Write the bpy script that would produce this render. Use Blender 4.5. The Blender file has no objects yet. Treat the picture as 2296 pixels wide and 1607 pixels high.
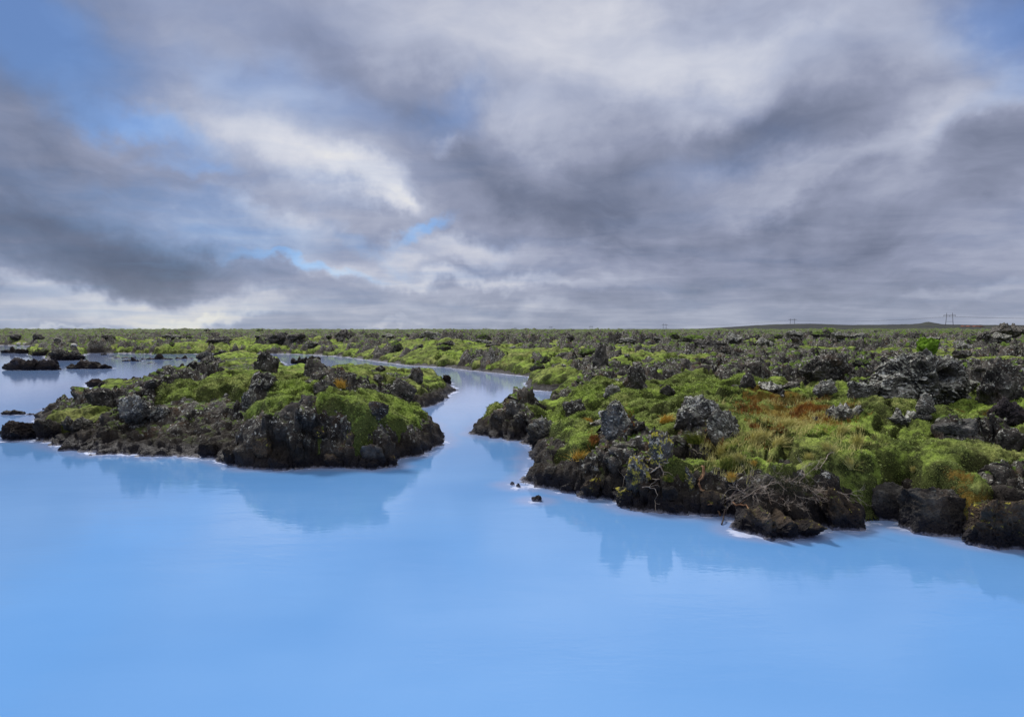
import bpy, math, random
import numpy as np
from mathutils import Vector, Matrix
from mathutils.bvhtree import BVHTree

rng = np.random.default_rng(11)
random.seed(5)
scn = bpy.context.scene
COL = scn.collection
F32 = np.float32

# ---------------------------------------------------------------- camera
FPX = 1531.0; CX = 1148.0; CY = 803.5; YH = 743.0; CAMH = 2.0
PITCH = math.atan((CY - YH) / FPX)
cam = bpy.data.cameras.new("Camera"); camo = bpy.data.objects.new("Camera", cam); COL.objects.link(camo)
cam.sensor_width = 36.0; cam.lens = 36.0 * FPX / 2296.0
cam.clip_start = 0.1; cam.clip_end = 12000
camo.location = (0, 0, CAMH); camo.rotation_euler = (math.pi/2 - PITCH, 0, 0)
scn.camera = camo
CP, SP = math.cos(PITCH), math.sin(PITCH)
def ray(px, py):
    """direction through a point of the reference frame, forward component about 1"""
    x = (px - CX) / FPX; u = (CY - py) / FPX
    return np.array([x, CP + u*SP, -SP + u*CP])
def ground(px, py, z=0.0):
    d = ray(px, py); t = (z - CAMH) / d[2]
    return (d[0]*t, d[1]*t)

# ---------------------------------------------------------------- numpy noise
_p = rng.permutation(256).astype(np.int32); PERM = np.concatenate([_p, _p, _p])
_g3 = rng.normal(size=(256, 3)); G3 = (_g3 / np.linalg.norm(_g3, axis=1)[:, None]).astype(F32)
_a = rng.uniform(0, 2*np.pi, 256); G2 = np.stack([np.cos(_a), np.sin(_a)], 1).astype(F32)
def n2(x, y, s=0):
    x = (x + s*17.13).astype(F32); y = (y + s*31.7).astype(F32)
    xf = np.floor(x); yf = np.floor(y)
    xi = xf.astype(np.int32) & 255; yi = yf.astype(np.int32) & 255
    x = x - xf; y = y - yf
    u = x*x*x*(x*(x*6-15)+10); v = y*y*y*(y*(y*6-15)+10)
    a = PERM[xi]; b = PERM[xi+1]
    def g(h, dx, dy):
        gg = G2[PERM[h]]; return gg[..., 0]*dx + gg[..., 1]*dy
    r0 = g(a+yi, x, y); r1 = g(b+yi, x-1, y); r2 = g(a+yi+1, x, y-1); r3 = g(b+yi+1, x-1, y-1)
    r0 = r0 + u*(r1-r0); r2 = r2 + u*(r3-r2)
    return (r0 + v*(r2-r0)) * 1.4
def n3(x, y, z, s=0):
    x = (x + s*17.13).astype(F32); y = (y + s*31.7).astype(F32); z = (z + s*7.9).astype(F32)
    xf = np.floor(x); yf = np.floor(y); zf = np.floor(z)
    xi = xf.astype(np.int32) & 255; yi = yf.astype(np.int32) & 255; zi = zf.astype(np.int32) & 255
    x = x-xf; y = y-yf; z = z-zf
    u = x*x*x*(x*(x*6-15)+10); v = y*y*y*(y*(y*6-15)+10); w = z*z*z*(z*(z*6-15)+10)
    a = PERM[xi]; b = PERM[xi+1]
    aa = PERM[a+yi]; ab = PERM[a+yi+1]; ba = PERM[b+yi]; bb = PERM[b+yi+1]
    def g(h, dx, dy, dz):
        gg = G3[PERM[h]]; return gg[..., 0]*dx + gg[..., 1]*dy + gg[..., 2]*dz
    def mixx(h0, h1, dy, dz):
        r0 = g(h0, x, dy, dz); r1 = g(h1, x-1, dy, dz); return r0 + u*(r1-r0)
    p0 = mixx(aa+zi, ba+zi, y, z); p1 = mixx(ab+zi, bb+zi, y-1, z)
    q0 = mixx(aa+zi+1, ba+zi+1, y, z-1); q1 = mixx(ab+zi+1, bb+zi+1, y-1, z-1)
    p0 = p0 + v*(p1-p0); q0 = q0 + v*(q1-q0)
    return (p0 + w*(q0-p0)) * 1.4
def fbm2(x, y, o, s=0, g=.5):
    r = 0; a = 1; t = 0
    for i in range(o):
        r = r + a*n2(x*2**i, y*2**i, s+i); t += a; a *= g
    return r / t
def sstep(a, b, x):
    t = np.clip((x-a)/(b-a), 0, 1); return t*t*(3-2*t)

# ---------------------------------------------------------------- shorelines, traced then laid on the water plane
ISL = [(65,972),(70,985),(130,1000),(205,1020),(300,1020),(345,1026),(400,1020),(440,1026),(520,1035),(555,1050),(650,1053),
       (760,1045),(830,1050),(890,1043),(900,1026),(940,1020),(985,1000),(996,988),(985,968),(960,945),(925,925),(935,916),
       (981,907),(1025,876),(1015,862),(990,848),(930,842),(860,838),(800,838),(740,840),(715,837),(690,842),(672,842),(655,830),
       (640,815),(620,806),(560,802),(480,804),(450,812),(428,826),(440,838),(378,838),(336,851),(345,862),(290,862),(240,858),
       (188,860),(192,868),(240,874),(205,880),(186,900),(181,921),(150,928),(113,927),(79,936)]
MAIN = [(2296,1225),(2173,1201),(2135,1187),(2056,1166),(2011,1148),(1988,1163),(1938,1175),(1894,1181),(1847,1178),(1797,1190),
        (1723,1199),(1680,1194),(1649,1181),(1620,1157),(1517,1153),(1432,1147),(1376,1122),(1271,1102),(1195,1091),(1181,1077),
        (1203,1034),(1183,1026),(1206,1006),(1175,989),(1122,985),(1062,975),(1075,955),(1100,935),(1144,925),(1206,912),(1234,897),
        (1249,879),(1178,874),(1175,860),(1195,846),(1113,837),(1037,829),(999,824),(905,819),(849,811),(806,805),(764,800),(693,795),
        (623,793),(480,793),(353,794),(282,792),(209,792),(195,793),(180,802),(172,806),(100,806),(99,797),(66,796),(60,784),
        (90,779),(100,776),(0,774),(-300,775),(-700,778)]
isl_w = [ground(*p) for p in ISL]
main_w = [ground(*p) for p in MAIN]
main_w += [(-900, 140), (-900, 9000), (9000, 9000), (9000, 0.5), (9.5, 2.2), (6.6, 3.6)]
def polysd(poly, x, y):
    P = np.array(poly, dtype=np.float64); Q = np.roll(P, -1, axis=0)
    d2 = np.full(x.shape, 1e18); ins = np.zeros(x.shape, bool)
    for (ax, ay), (bx, by) in zip(P, Q):
        ex, ey = bx-ax, by-ay; wx, wy = x-ax, y-ay
        t = np.clip((wx*ex+wy*ey)/(ex*ex+ey*ey+1e-12), 0, 1)
        dx = wx-ex*t; dy = wy-ey*t
        d2 = np.minimum(d2, dx*dx+dy*dy)
        c = ((ay <= y) & (by > y)) | ((by <= y) & (ay > y))
        if ey != 0:
            ins ^= c & (x < ax + (y-ay)/ey*ex)
    return np.where(ins, 1, -1)*np.sqrt(d2)

# coarse polar tables of the two signed distances
AZ0, AZ1 = -1.05, 1.05
R0, R1 = 0.8, 430.0
TA, TR = 700, 900
ta = np.linspace(AZ0, AZ1, TA); tr = np.exp(np.linspace(math.log(R0), math.log(R1), TR))
tA, tRR = np.meshgrid(ta, tr, indexing='ij')
tX = tRR*np.sin(tA); tY = tRR*np.cos(tA)
T_I = polysd(isl_w, tX, tY).astype(F32); T_M = polysd(main_w, tX, tY).astype(F32)
def table(T, x, y):
    a = np.arctan2(x, y); r = np.sqrt(x*x+y*y)
    fa = np.clip((a-AZ0)/(AZ1-AZ0)*(TA-1), 0, TA-1.001); fr = np.clip((np.log(r)-math.log(R0))/(math.log(R1)-math.log(R0))*(TR-1), 0, TR-1.001)
    i = fa.astype(int); j = fr.astype(int); u = (fa-i).astype(F32); v = (fr-j).astype(F32)
    return (T[i, j]*(1-u)+T[i+1, j]*u)*(1-v) + (T[i, j+1]*(1-u)+T[i+1, j+1]*u)*v

# regions where bare lava or moss dominates:  (px, py, half width px, half height px, crag amount)
BLOBS = [  # island
 (440,880,110,45,-1.0),(330,920,60,18,-.5),(620,880,90,35,-.9),(520,820,50,14,-.9),(780,910,90,35,-1.1),(930,945,60,28,-1.1),(480,925,100,16,-1.0),
 (850,850,110,14,-.6),(950,845,25,14,-.8),(240,890,80,34,1.3),(300,880,40,25,.8),(150,955,90,30,1.4),(390,845,70,8,.7),(190,1000,150,18,1.6),(560,890,25,25,.7),(620,930,40,25,.9),(700,915,30,28,.7),
 (600,800,50,18,.8),(720,860,50,12,.6),(300,860,60,12,.9),(900,870,30,15,.6),(800,830,80,8,.3),
 # right bank
 (1380,930,38,42,.9),(1590,930,75,42,.9),(1480,915,70,25,-1.0),(1450,985,90,26,-.9),(1270,915,40,35,-1.0),(1330,895,40,20,-.8),(1290,1015,50,18,-.8),
 (1560,985,70,25,-1.0),(1700,935,140,55,-.5),(1750,1000,150,40,-.7),(2000,1010,220,60,-1.2),(2150,950,140,50,-.6),(1200,940,50,30,.2),
 (2080,850,120,60,1.3),(1860,815,70,35,1.0),(1850,865,110,15,.8),(2250,850,80,60,1.0),(2050,925,60,14,.7),(2180,950,70,12,.7),(1430,850,40,30,.8),
 (1700,840,90,25,-.6),(1560,815,90,20,-.5),(1930,905,110,14,-1.0),(1250,870,60,20,-.4),(1345,790,25,30,.6),(1110,800,60,10,-.7),
]
_bl = []
for (px, py, hw, hh, a) in BLOBS:
    d = ground(px, py, .85); d1 = ground(px, py-hh, .85); d2 = ground(px, py+hh, .85)
    _bl.append((d[0], (d1[1]+d2[1])/2, hw*d[1]/FPX, (d1[1]-d2[1])/2, a))
def blobfield(x, y):
    r = np.zeros(x.shape, F32)
    for (bx, by, rx, ry, a) in _bl:
        q = ((x-bx)/rx)**2 + ((y-by)/ry)**2
        r += a*np.exp(-np.minimum(q, 20)).astype(F32)
    return r

HB = [(1150,955,90,30,-.34),(1235,900,60,18,-.50),(1205,862,45,10,-.22),(1240,930,50,14,-.20),(95,965,50,22,-.42),(160,940,60,20,-.30),(250,890,70,18,-.30),(330,865,60,12,-.50),(250,865,90,12,-.50),(200,905,60,24,-.36),(420,840,60,8,-.15),(750,833,45,9,.22),(820,925,55,30,.10),(600,815,40,9,.15),(1600,900,80,20,.08),(1780,1010,50,22,.12),(1420,990,50,20,.08),(1290,1035,45,14,.06),
 (2080,860,120,30,.10),(1330,900,60,14,.08),(1215,935,40,14,.08),(1110,955,40,12,.05),(1120,806,60,5,.5),(990,790,70,4,.6)]
_hb = []
for (px, py, hw, hh, a) in HB:
    d = ground(px, py, .6); d1 = ground(px, py-hh, .6); d2 = ground(px, py+hh, .6)
    _hb.append((d[0], (d1[1]+d2[1])/2, hw*d[1]/FPX, (d1[1]-d2[1])/2, a))
# stretches of bank where the moss hangs down nearly to the water (px, py at the waterline, reach in m)
DRAPE = [(2060,1160,.62),(2150,1185,.60),(1985,1160,.35),(2250,1215,.6),(820,1050,.27),(760,1045,.1),(950,1015,.28),(1480,1150,.0)]
_dr = [ground(a, b)+(c,) for a, b, c in DRAPE]
def fields(x, y, fine=True):
    """heights of the bare lava and of the moss carpet on it"""
    x = x.astype(F32); y = y.astype(F32)
    r = np.sqrt(x*x+y*y)
    w1 = fbm2(x*1.1, y*1.1, 3, 3); w2 = fbm2(x*1.1, y*1.1, 3, 9)
    far = sstep(20, 90, r)
    wa = .16 + .5*far
    xs = x + wa*w1; ys = y + wa*w2*1.3
    si = table(T_I, xs, ys); sm = table(T_M, xs, ys)
    sd = np.maximum(si, sm)
    isl = si > sm
    nb = fbm2(x*.33, y*.33, 3, 21)
    farb = np.where(isl, 0, sstep(15, 32, r))
    # plateau height
    P = .84 + .10*nb + .0034*np.clip(r-38, 0, 280)
    rear = sstep(14, 25, y)
    P = np.where(isl, (.82+.10*nb)*(1-rear)+(.34+.06*nb)*rear+.12*np.exp(-((x+4.5)/2.2)**2-((y-15)/5)**2), P)
    for (bx, by, rx, ry, dz) in _hb: P = P + dz*np.exp(-np.minimum(((x-bx)/rx)**2+((y-by)/ry)**2, 20)).astype(F32)
    P = np.where(isl, P*(.45+.55*sstep(-.66, -.50, x/np.maximum(y, 1))), P)
    calm = np.where(isl, 1-.60*rear, 1+.55*sstep(18, 45, r))
    # right foreground slopes up gently from a low lip
    lip = np.where(~isl, sstep(.0, 3.2+.05*r, sd), 1)
    P = P*(.50+.50*lip)
    front = np.exp(-((x+3.1)/1.5)**2-((y-10.3)/1.6)**2)
    P = np.where(isl, P*(.40+.60*np.maximum(sstep(.0, 2.3, sd), front)), P)
    wb = .34 + .25*sstep(-.3, .5, nb) + 1.3*farb + 1.9*far
    wb = np.where(isl & (x < -4.2) & (y < 13.5), 1.5, wb)   # the low black slope of the island's near left side
    bank = sstep(0, 1, np.clip(sd/wb, -1, 1)*.5+.5)*2-1
    H0 = np.where(sd > 0, P*np.clip(bank, 0, 1)**.8, np.maximum(-.5, sd*1.1))
    bf = blobfield(x, y)
    cn = fbm2(x*.42, y*.42, 3, 40, .55)
    cn2 = n2(x*.13, y*.13, 50); f32_ = 1-sstep(20, 45, r)
    C = sstep(-.10, .20, cn + .25*cn2 + .42*bf - .05 + (.20*n2(x*1.3+.5*w1, y*1.1, 41) + .10*n2(x*2.7, y*2.3, 42))*f32_*(1-.5*isl) - .05 - .07*sstep(15, 25, r)*(1-sstep(60, 120, r))*sstep(13, 24, r)*(1-sstep(50, 90, r))*(~isl) + .08*far + .30*sstep(70, 180, r))   # 1: bare crags, 0: moss
    # lava relief
    rid = 1-np.abs(n2(x*.75 + .6*w1, y*.75 + .6*w2, 60))*2
    rid2 = 1-np.abs(n2(x*1.9 + .5*w2, y*1.9 + .5*w1, 61))*2
    bil = np.abs(n2(x*3.4, y*3.4, 62))
    f40 = 1-sstep(25, 60, r); f20 = 1-sstep(14, 32, r); f100 = 1-sstep(70, 140, r)
    cr1 = (.5-np.abs(n2(x*.95+.5*w1, y*.8, 65)))*(1-f40)*f100; cr2 = (.5-np.abs(n2(x*.3+.3*w1, y*.22, 67)))*(1-f100)
    inland = sstep(.05, .9, sd)
    relief = (.16*rid*(.3+.7*f100) + .13*rid2*f40 + .10*bil*f40 + .30*cr1 + .80*cr2)
    R = H0 + np.where(sd > 0, 1, .25)*((-.06) + C*inland*calm*(.04 + relief*1.2 + .3*np.clip(cn, 0, 1) + .5*sstep(25, 60, r)*np.clip(cn2+.1, 0, 1)) + (1-C)*(relief*.35-.04)*sstep(0, .3, sd))
    stp = 1-.75*sstep(.5, .05, np.abs(sd-.2))*sstep(14, 30, r)
    bz = sstep(-.15, .05, sd)*(1-sstep(.9, 1.5, sd))*(1-sstep(16, 26, r))
    R += bz*(1-.7*np.where(isl, front, 0))*(.11*(.42-np.abs(n2(x*2.6+.5*w2, y*2.6, 91))*1.3) + .09*(.4-np.abs(n2(x*6+.4*w1, y*6, 92))*1.3))*sstep(-.2, .15, sd)
    if fine:
        fmid = 1-.9*sstep(22, 60, r); fhi = 1-sstep(9, 26, r)
        R += stp*(.10*fmid*(.5-np.abs(n2(x*5.5, y*5.5, 63))) + .07*fhi*(.5-np.abs(n2(x*12, y*12, 64))))*(.4+.6*C)*sstep(-.1, .1, sd)
    # moss cushions
    lump = sstep(25, 80, r)*.5*np.abs(n2(x*.4+.3*w1, y*.4, 77))
    cu = np.abs(n2(x*1.25+.4*w2, y*1.25+.4*w1, 70)); cu2 = np.abs(n2(x*2.9+.3*w1, y*2.9, 71)); cu3 = np.abs(n2(x*6.5, y*6.5, 72))
    M = H0 + .01 + .17*cu*(.2+.8*f100) + .15*n2(x*.75, y*.6, 78) + .085*cu2*f40 + .035*cu3*f20 + .04 + lump - .44*C - .20*sstep(70, 220, r)
    if fine:
        M += fhi*(.016*n2(x*14, y*14, 73) + .011*np.abs(n2(x*27, y*27, 74)))
    cv = np.abs(n2(x*.42+.45*w1, y*.36+.45*w2, 93)); cv2 = np.abs(n2(x*1.0+.4*w2, y*.85+.4*w1, 94))
    gul = ((1-sstep(.0, .11, cv))*1.0 + (1-sstep(.0, .10, cv2))*.55*f40)*f100*sstep(.3, 1.2, sd)*(1-.35*isl)
    gul = np.clip(gul*(.55+1.4*np.clip(n2(x*.5, y*.5, 95)+.25, 0, 1)), 0, 1.2)
    M = M - .34*gul; R = R - .20*gul
    for (bx, by, rx, ry, k_) in ((.75, 16.2, 1.3, 1.6, .26), (1.3, 19.0, 1.0, 1.6, .22)):
        lk = k_*np.exp(-np.minimum(((x-bx)/rx)**2+((y-by)/ry)**2, 20)).astype(F32)*(sd > 0)
        M = M - lk; R = R - lk
    edge = sd + .28*w1 + .15*n2(x*2.3, y*2.3, 75)
    lo = np.where(isl & (x < -4.2) & (y < 13.0), 1.55, .36)
    lo = np.where(isl, lo, lo*(1-farb)+.25*farb)
    dr = np.zeros(x.shape, F32)
    for (bx, by, k_) in _dr: dr = np.maximum(dr, k_*np.exp(-((x-bx)**2+(y-by)**2)/.8).astype(F32))
    lo = lo - dr*.55
    M = M - .75*(1-sstep(lo-.30, lo+.16, edge)) + .05 + .07*dr
    return R, M, C, sd, H0, isl, bf

# ---------------------------------------------------------------- materials
def mat(name):
    m = bpy.data.materials.new(name); m.use_nodes = True
    nt = m.node_tree; nt.nodes.clear()
    return m, nt
class NT:
    def __init__(s, nt): s.nt = nt
    def n(s, t, **k):
        nd = s.nt.nodes.new(t)
        for a, b in k.items(): setattr(nd, a, b)
        return nd
    def put(s, sock, v):
        if isinstance(v, bpy.types.NodeSocket): s.nt.links.new(v, sock)
        elif isinstance(v, (tuple, list)): sock.default_value = tuple(v) + ((1,) if len(v) == 3 and len(sock.default_value) == 4 else ())
        else: sock.default_value = v
    def math(s, op, a, b=0.0, c=None, clamp=False):
        nd = s.n('ShaderNodeMath', operation=op, use_clamp=clamp); s.put(nd.inputs[0], a); s.put(nd.inputs[1], b)
        if c is not None: s.put(nd.inputs[2], c)
        return nd.outputs[0]
    def mix(s, f, a, b, mode='MIX'):
        nd = s.n('ShaderNodeMix', data_type='RGBA', blend_type=mode); s.put(nd.inputs[0], f); s.put(nd.inputs[6], a); s.put(nd.inputs[7], b)
        return nd.outputs[2]
    def noise(s, vec, scale, detail=3, rough=.5, dist=0.0, out=0):
        nd = s.n('ShaderNodeTexNoise'); s.put(nd.inputs['Vector'], vec); nd.inputs['Scale'].default_value = scale
        nd.inputs['Detail'].default_value = detail; nd.inputs['Roughness'].default_value = rough; nd.inputs['Distortion'].default_value = dist
        return nd.outputs[out]
    def rng(s, v, a, b, c=0.0, d=1.0, smooth=True):
        nd = s.n('ShaderNodeMapRange', interpolation_type='SMOOTHSTEP' if smooth else 'LINEAR')
        s.put(nd.inputs[0], v); s.put(nd.inputs[1], a); s.put(nd.inputs[2], b); s.put(nd.inputs[3], c); s.put(nd.inputs[4], d)
        return nd.outputs[0]
    def vec(s, op, a, b=(0, 0, 0)):
        nd = s.n('ShaderNodeVectorMath', operation=op); s.put(nd.inputs[0], a); s.put(nd.inputs[1], b)
        return nd.outputs[0]
    def attr(s, name, out='Fac'):
        return s.n('ShaderNodeAttribute', attribute_name=name).outputs[out]
    def bsdf(s, col, rough=.9, bump=None, bstr=.5, bdist=.02, spec=.3):
        b = s.n('ShaderNodeBsdfPrincipled'); s.put(b.inputs['Base Color'], col); s.put(b.inputs['Roughness'], rough)
        b.inputs['Specular IOR Level'].default_value = spec
        if bump is not None:
            bp = s.n('ShaderNodeBump'); s.put(bp.inputs['Height'], bump); bp.inputs['Strength'].default_value = bstr; bp.inputs['Distance'].default_value = bdist
            s.nt.links.new(bp.outputs[0], b.inputs['Normal'])
        o = s.n('ShaderNodeOutputMaterial'); s.nt.links.new(b.outputs[0], o.inputs[0]); return b

def rock_material(name, lichen=.5, yellow=0.0, moss=0.0, base=(.046, .043, .041), white=.3, brown=.5, dark=.8):
    m, nt = mat(name); N = NT(nt)
    geo = N.n('ShaderNodeNewGeometry'); pos = geo.outputs['Position']
    oi = N.n('ShaderNodeObjectInfo')
    sx = N.n('ShaderNodeSeparateXYZ'); nt.links.new(pos, sx.inputs[0])
    sn = N.n('ShaderNodeSeparateXYZ'); nt.links.new(geo.outputs['Normal'], sn.inputs[0])
    big = N.noise(pos, 1.3, 4, .6); mid = N.noise(pos, 9, 4, .6); fin = N.noise(pos, 42, 3, .6)
    b2 = tuple(c*2.1 for c in base)
    col = N.mix(N.rng(mid, .35, .68), base, b2)
    col = N.mix(N.math('MULTIPLY', N.rng(N.noise(pos, 2.6, 3, .6), .52, .70), brown), col, (.062, .036, .020))
    col = N.mix(N.math('MULTIPLY', N.rng(fin, .55, .75), .5), col, (.10, .095, .09))
    rag = N.noise(pos, 2.2, 9, .78)
    col = N.mix(1.0, col, N.mix(N.rng(rag, .36, .64), (.22, .22, .24), (2.1, 2.05, 1.95)), 'MULTIPLY')
    # vesicles
    vo = N.n('ShaderNodeTexVoronoi'); nt.links.new(pos, vo.inputs['Vector']); vo.inputs['Scale'].default_value = 26
    pit = N.rng(vo.outputs[0], .0, .45)
    # lichen crusts, on upper faces
    up = N.rng(sn.outputs[2], -.05, .65)
    dry = N.rng(N.math('ADD', sx.outputs[2], N.math('MULTIPLY', big, .25)), .20, .55)
    lm = N.math('MULTIPLY', N.math('MULTIPLY', up, dry), N.rng(big, .46-.26*lichen, .66-.30*lichen))
    l1 = N.rng(N.noise(pos, 15, 6, .75), .64-.16*lichen, .68-.15*lichen)
    col = N.mix(N.math('MULTIPLY', N.math('MULTIPLY', l1, lm), .9), col, (.34, .35, .30))
    l2 = N.rng(N.noise(N.vec('ADD', pos, (5, 3, 1)), 13, 5, .72), .66-.10*white, .69-.10*white)
    col = N.mix(N.math('MULTIPLY', N.math('MULTIPLY', l2, N.math('MULTIPLY', lm, 1.6, clamp=True)), .9), col, (.60, .60, .56))
    if yellow > 0:
        l3 = N.rng(N.noise(N.vec('ADD', pos, (2, 9, 4)), 11, 4, .65), .62-.12*yellow, .68-.10*yellow)
        col = N.mix(N.math('MULTIPLY', l3, N.rng(sn.outputs[2], -.4, .3)), col, (.62, .54, .08))
    if moss > 0:
        mm = N.math('MULTIPLY', N.rng(N.math('ADD', sn.outputs[2], N.math('MULTIPLY', N.math('SUBTRACT', N.noise(pos, 4, 4, .6), .5), 1.4)), .95-.6*moss, 1.15-.6*moss), dry)
        mc = N.mix(N.rng(N.noise(pos, 22, 4, .7), .35, .68), (.045, .075, .014), (.15, .24, .025))
        col = N.mix(mm, col, mc)
    # wet band above the waterline
    hz = N.math('ADD', sx.outputs[2], N.math('MULTIPLY', N.math('SUBTRACT', mid, .5), .22))
    wet = N.rng(hz, .08, .22)
    col = N.mix(N.rng(N.math('ADD', hz, N.math('MULTIPLY', N.math('SUBTRACT', big, .5), .9)),   .22, .62, dark, 0), col, N.mix(rag, (.006, .005, .005), (.030, .020, .014)))
    col = N.mix(wet, (.009, .007, .011), col)
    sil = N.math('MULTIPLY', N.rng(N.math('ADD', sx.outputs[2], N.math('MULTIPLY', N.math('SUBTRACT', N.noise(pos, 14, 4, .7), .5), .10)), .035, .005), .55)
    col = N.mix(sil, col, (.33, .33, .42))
    h = N.math('ADD', N.math('MULTIPLY', N.math('ADD', pit, N.math('MULTIPLY', rag, 3.0)), .5), N.math('ADD', N.math('MULTIPLY', fin, .6), N.math('MULTIPLY', mid, 1.2)))
    N.bsdf(col, N.rng(wet, 0, 1, .55, .92), h, .9, .035, .25)
    return m
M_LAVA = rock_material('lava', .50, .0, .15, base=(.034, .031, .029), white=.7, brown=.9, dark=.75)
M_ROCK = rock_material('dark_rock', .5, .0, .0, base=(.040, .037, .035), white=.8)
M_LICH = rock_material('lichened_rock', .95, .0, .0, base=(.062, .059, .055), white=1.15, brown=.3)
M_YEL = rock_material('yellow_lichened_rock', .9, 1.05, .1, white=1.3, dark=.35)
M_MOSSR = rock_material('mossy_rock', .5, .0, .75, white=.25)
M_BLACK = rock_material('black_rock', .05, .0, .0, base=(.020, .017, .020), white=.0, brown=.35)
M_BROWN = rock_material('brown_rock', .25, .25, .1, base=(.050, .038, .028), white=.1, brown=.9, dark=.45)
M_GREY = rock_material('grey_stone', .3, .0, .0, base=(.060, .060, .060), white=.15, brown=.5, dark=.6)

def moss_material(name, vivid=0.0):
    m, nt = mat(name); N = NT(nt)
    geo = N.n('ShaderNodeNewGeometry'); pos = geo.outputs['Position']
    sn = N.n('ShaderNodeSeparateXYZ'); nt.links.new(geo.outputs['Normal'], sn.inputs[0])
    big = N.noise(pos, .55, 4, .55); mid = N.noise(pos, 3.2, 4, .6); fin = N.noise(pos, 38, 4, .7); f2 = N.noise(pos, 110, 2, .6)
    fz = N.noise(pos, 3.0, 9, .80)
    tone = N.math('ADD', N.math('MULTIPLY', big, .9), N.math('MULTIPLY', mid, .6))
    col = N.mix(N.rng(tone, .60, .90), (.155, .192, .048), (.29, .42, .060))
    col = N.mix(N.math('MULTIPLY', N.rng(N.noise(pos, .7, 3, .5), .48, .64), .6), col, (.35, .36, .12))
    if vivid: col = N.mix(vivid, col, (.17, .38, .012))
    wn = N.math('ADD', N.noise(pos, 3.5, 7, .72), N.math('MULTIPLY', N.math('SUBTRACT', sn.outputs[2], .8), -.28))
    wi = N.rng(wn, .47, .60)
    col = N.mix(N.math('MULTIPLY', wi, .85 if not vivid else .25), col, (.030, .030, .013))  # withered patches, plus shade of moss sides and hollows painted dark
    col = N.mix(1.0, col, N.mix(N.rng(fz, .36, .64), (.30, .33, .30), (1.55, 1.5, 1.6)), 'MULTIPLY')
    # rust coloured patches
    ru = N.attr('rust')
    rn = N.rng(N.math('ADD', ru, N.math('MULTIPLY', N.math('SUBTRACT', N.noise(pos, 3.5, 6, .72), .5), 3.4)), .75, 1.15)
    col = N.mix(N.math('MULTIPLY', rn, .85), col, N.mix(mid, (.20, .085, .02), (.30, .20, .03)))
    col = N.mix(N.rng(fin, .32, .60, .5, 0), col, (.022, .030, .008))
    col = N.mix(N.rng(f2, .52, .70, 0, .45), col, (.34, .42, .13))
    N.bsdf(col, .95, N.math('ADD', fin, N.math('MULTIPLY', f2, .5)), 1.0, .03, .12)
    return m
M_MOSS = moss_material('moss'); M_VIVID = moss_material('vivid_moss', .75)

def sprig_material():
    m, nt = mat('moss_sprig'); N = NT(nt)
    pos = N.n('ShaderNodeNewGeometry').outputs['Position']
    big = N.noise(pos, .8, 3, .5); f = N.noise(pos, 60, 2, .6)
    col = N.mix(N.rng(big, .35, .65), (.20, .27, .045), (.32, .45, .06))
    col = N.mix(N.rng(f, .45, .62), col, (.06, .075, .02)); col = N.mix(N.rng(f, .50, .36), col, (.55, .62, .26))
    rn = N.rng(N.math('ADD', N.attr('rust'), N.math('MULTIPLY', N.math('SUBTRACT', N.noise(pos, 3.5, 6, .72), .5), 3.4)), .75, 1.15)
    col = N.mix(N.math('MULTIPLY', rn, .8), col, (.20, .09, .02))
    N.bsdf(col, .9, spec=.15); return m
M_SPRIG = sprig_material()
def simple(name, a, b, scale=30, rough=.85):
    m, nt = mat(name); N = NT(nt)
    pos = N.n('ShaderNodeNewGeometry').outputs['Position']
    N.bsdf(N.mix(N.rng(N.noise(pos, scale, 3), .35, .65), a, b), rough)
    return m
M_GRASS = simple('dry_grass', (.42, .38, .12), (.68, .62, .25))
M_ORANGE = simple('orange_grass', (.52, .33, .06), (.74, .52, .12))
M_GREENG = simple('green_grass', (.10, .14, .02), (.26, .26, .05))
M_HEATH = simple('rust_heather', (.20, .07, .02), (.42, .20, .04), 9)
M_TWIG = simple('bleached_twig', (.24, .18, .14), (.52, .44, .36), 18)
M_ROOT = simple('brown_root', (.13, .06, .03), (.33, .19, .10), 14)
M_DROOT = simple('dark_root', (.035, .028, .028), (.08, .06, .055), 14)
M_NEEDLE = simple('shrub_foliage', (.028, .030, .018), (.07, .065, .035), 20)
M_STEEL = simple('weathered_steel', (.06, .05, .055), (.09, .075, .075), 3, .6)
M_FARHILL, nt = mat('far_hill'); N = NT(nt)
_pos = N.n('ShaderNodeNewGeometry').outputs['Position']
_sc = N.vec('MULTIPLY', _pos, (.03, .008, .1))
N.bsdf(N.mix(N.rng(N.noise(_sc, 1.0, 6, .7), .45, .62), (.024, .026, .030), (.050, .056, .034)), .95)
M_RED = simple('red_gravel', (.20, .06, .04), (.30, .09, .05), .4)

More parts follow.
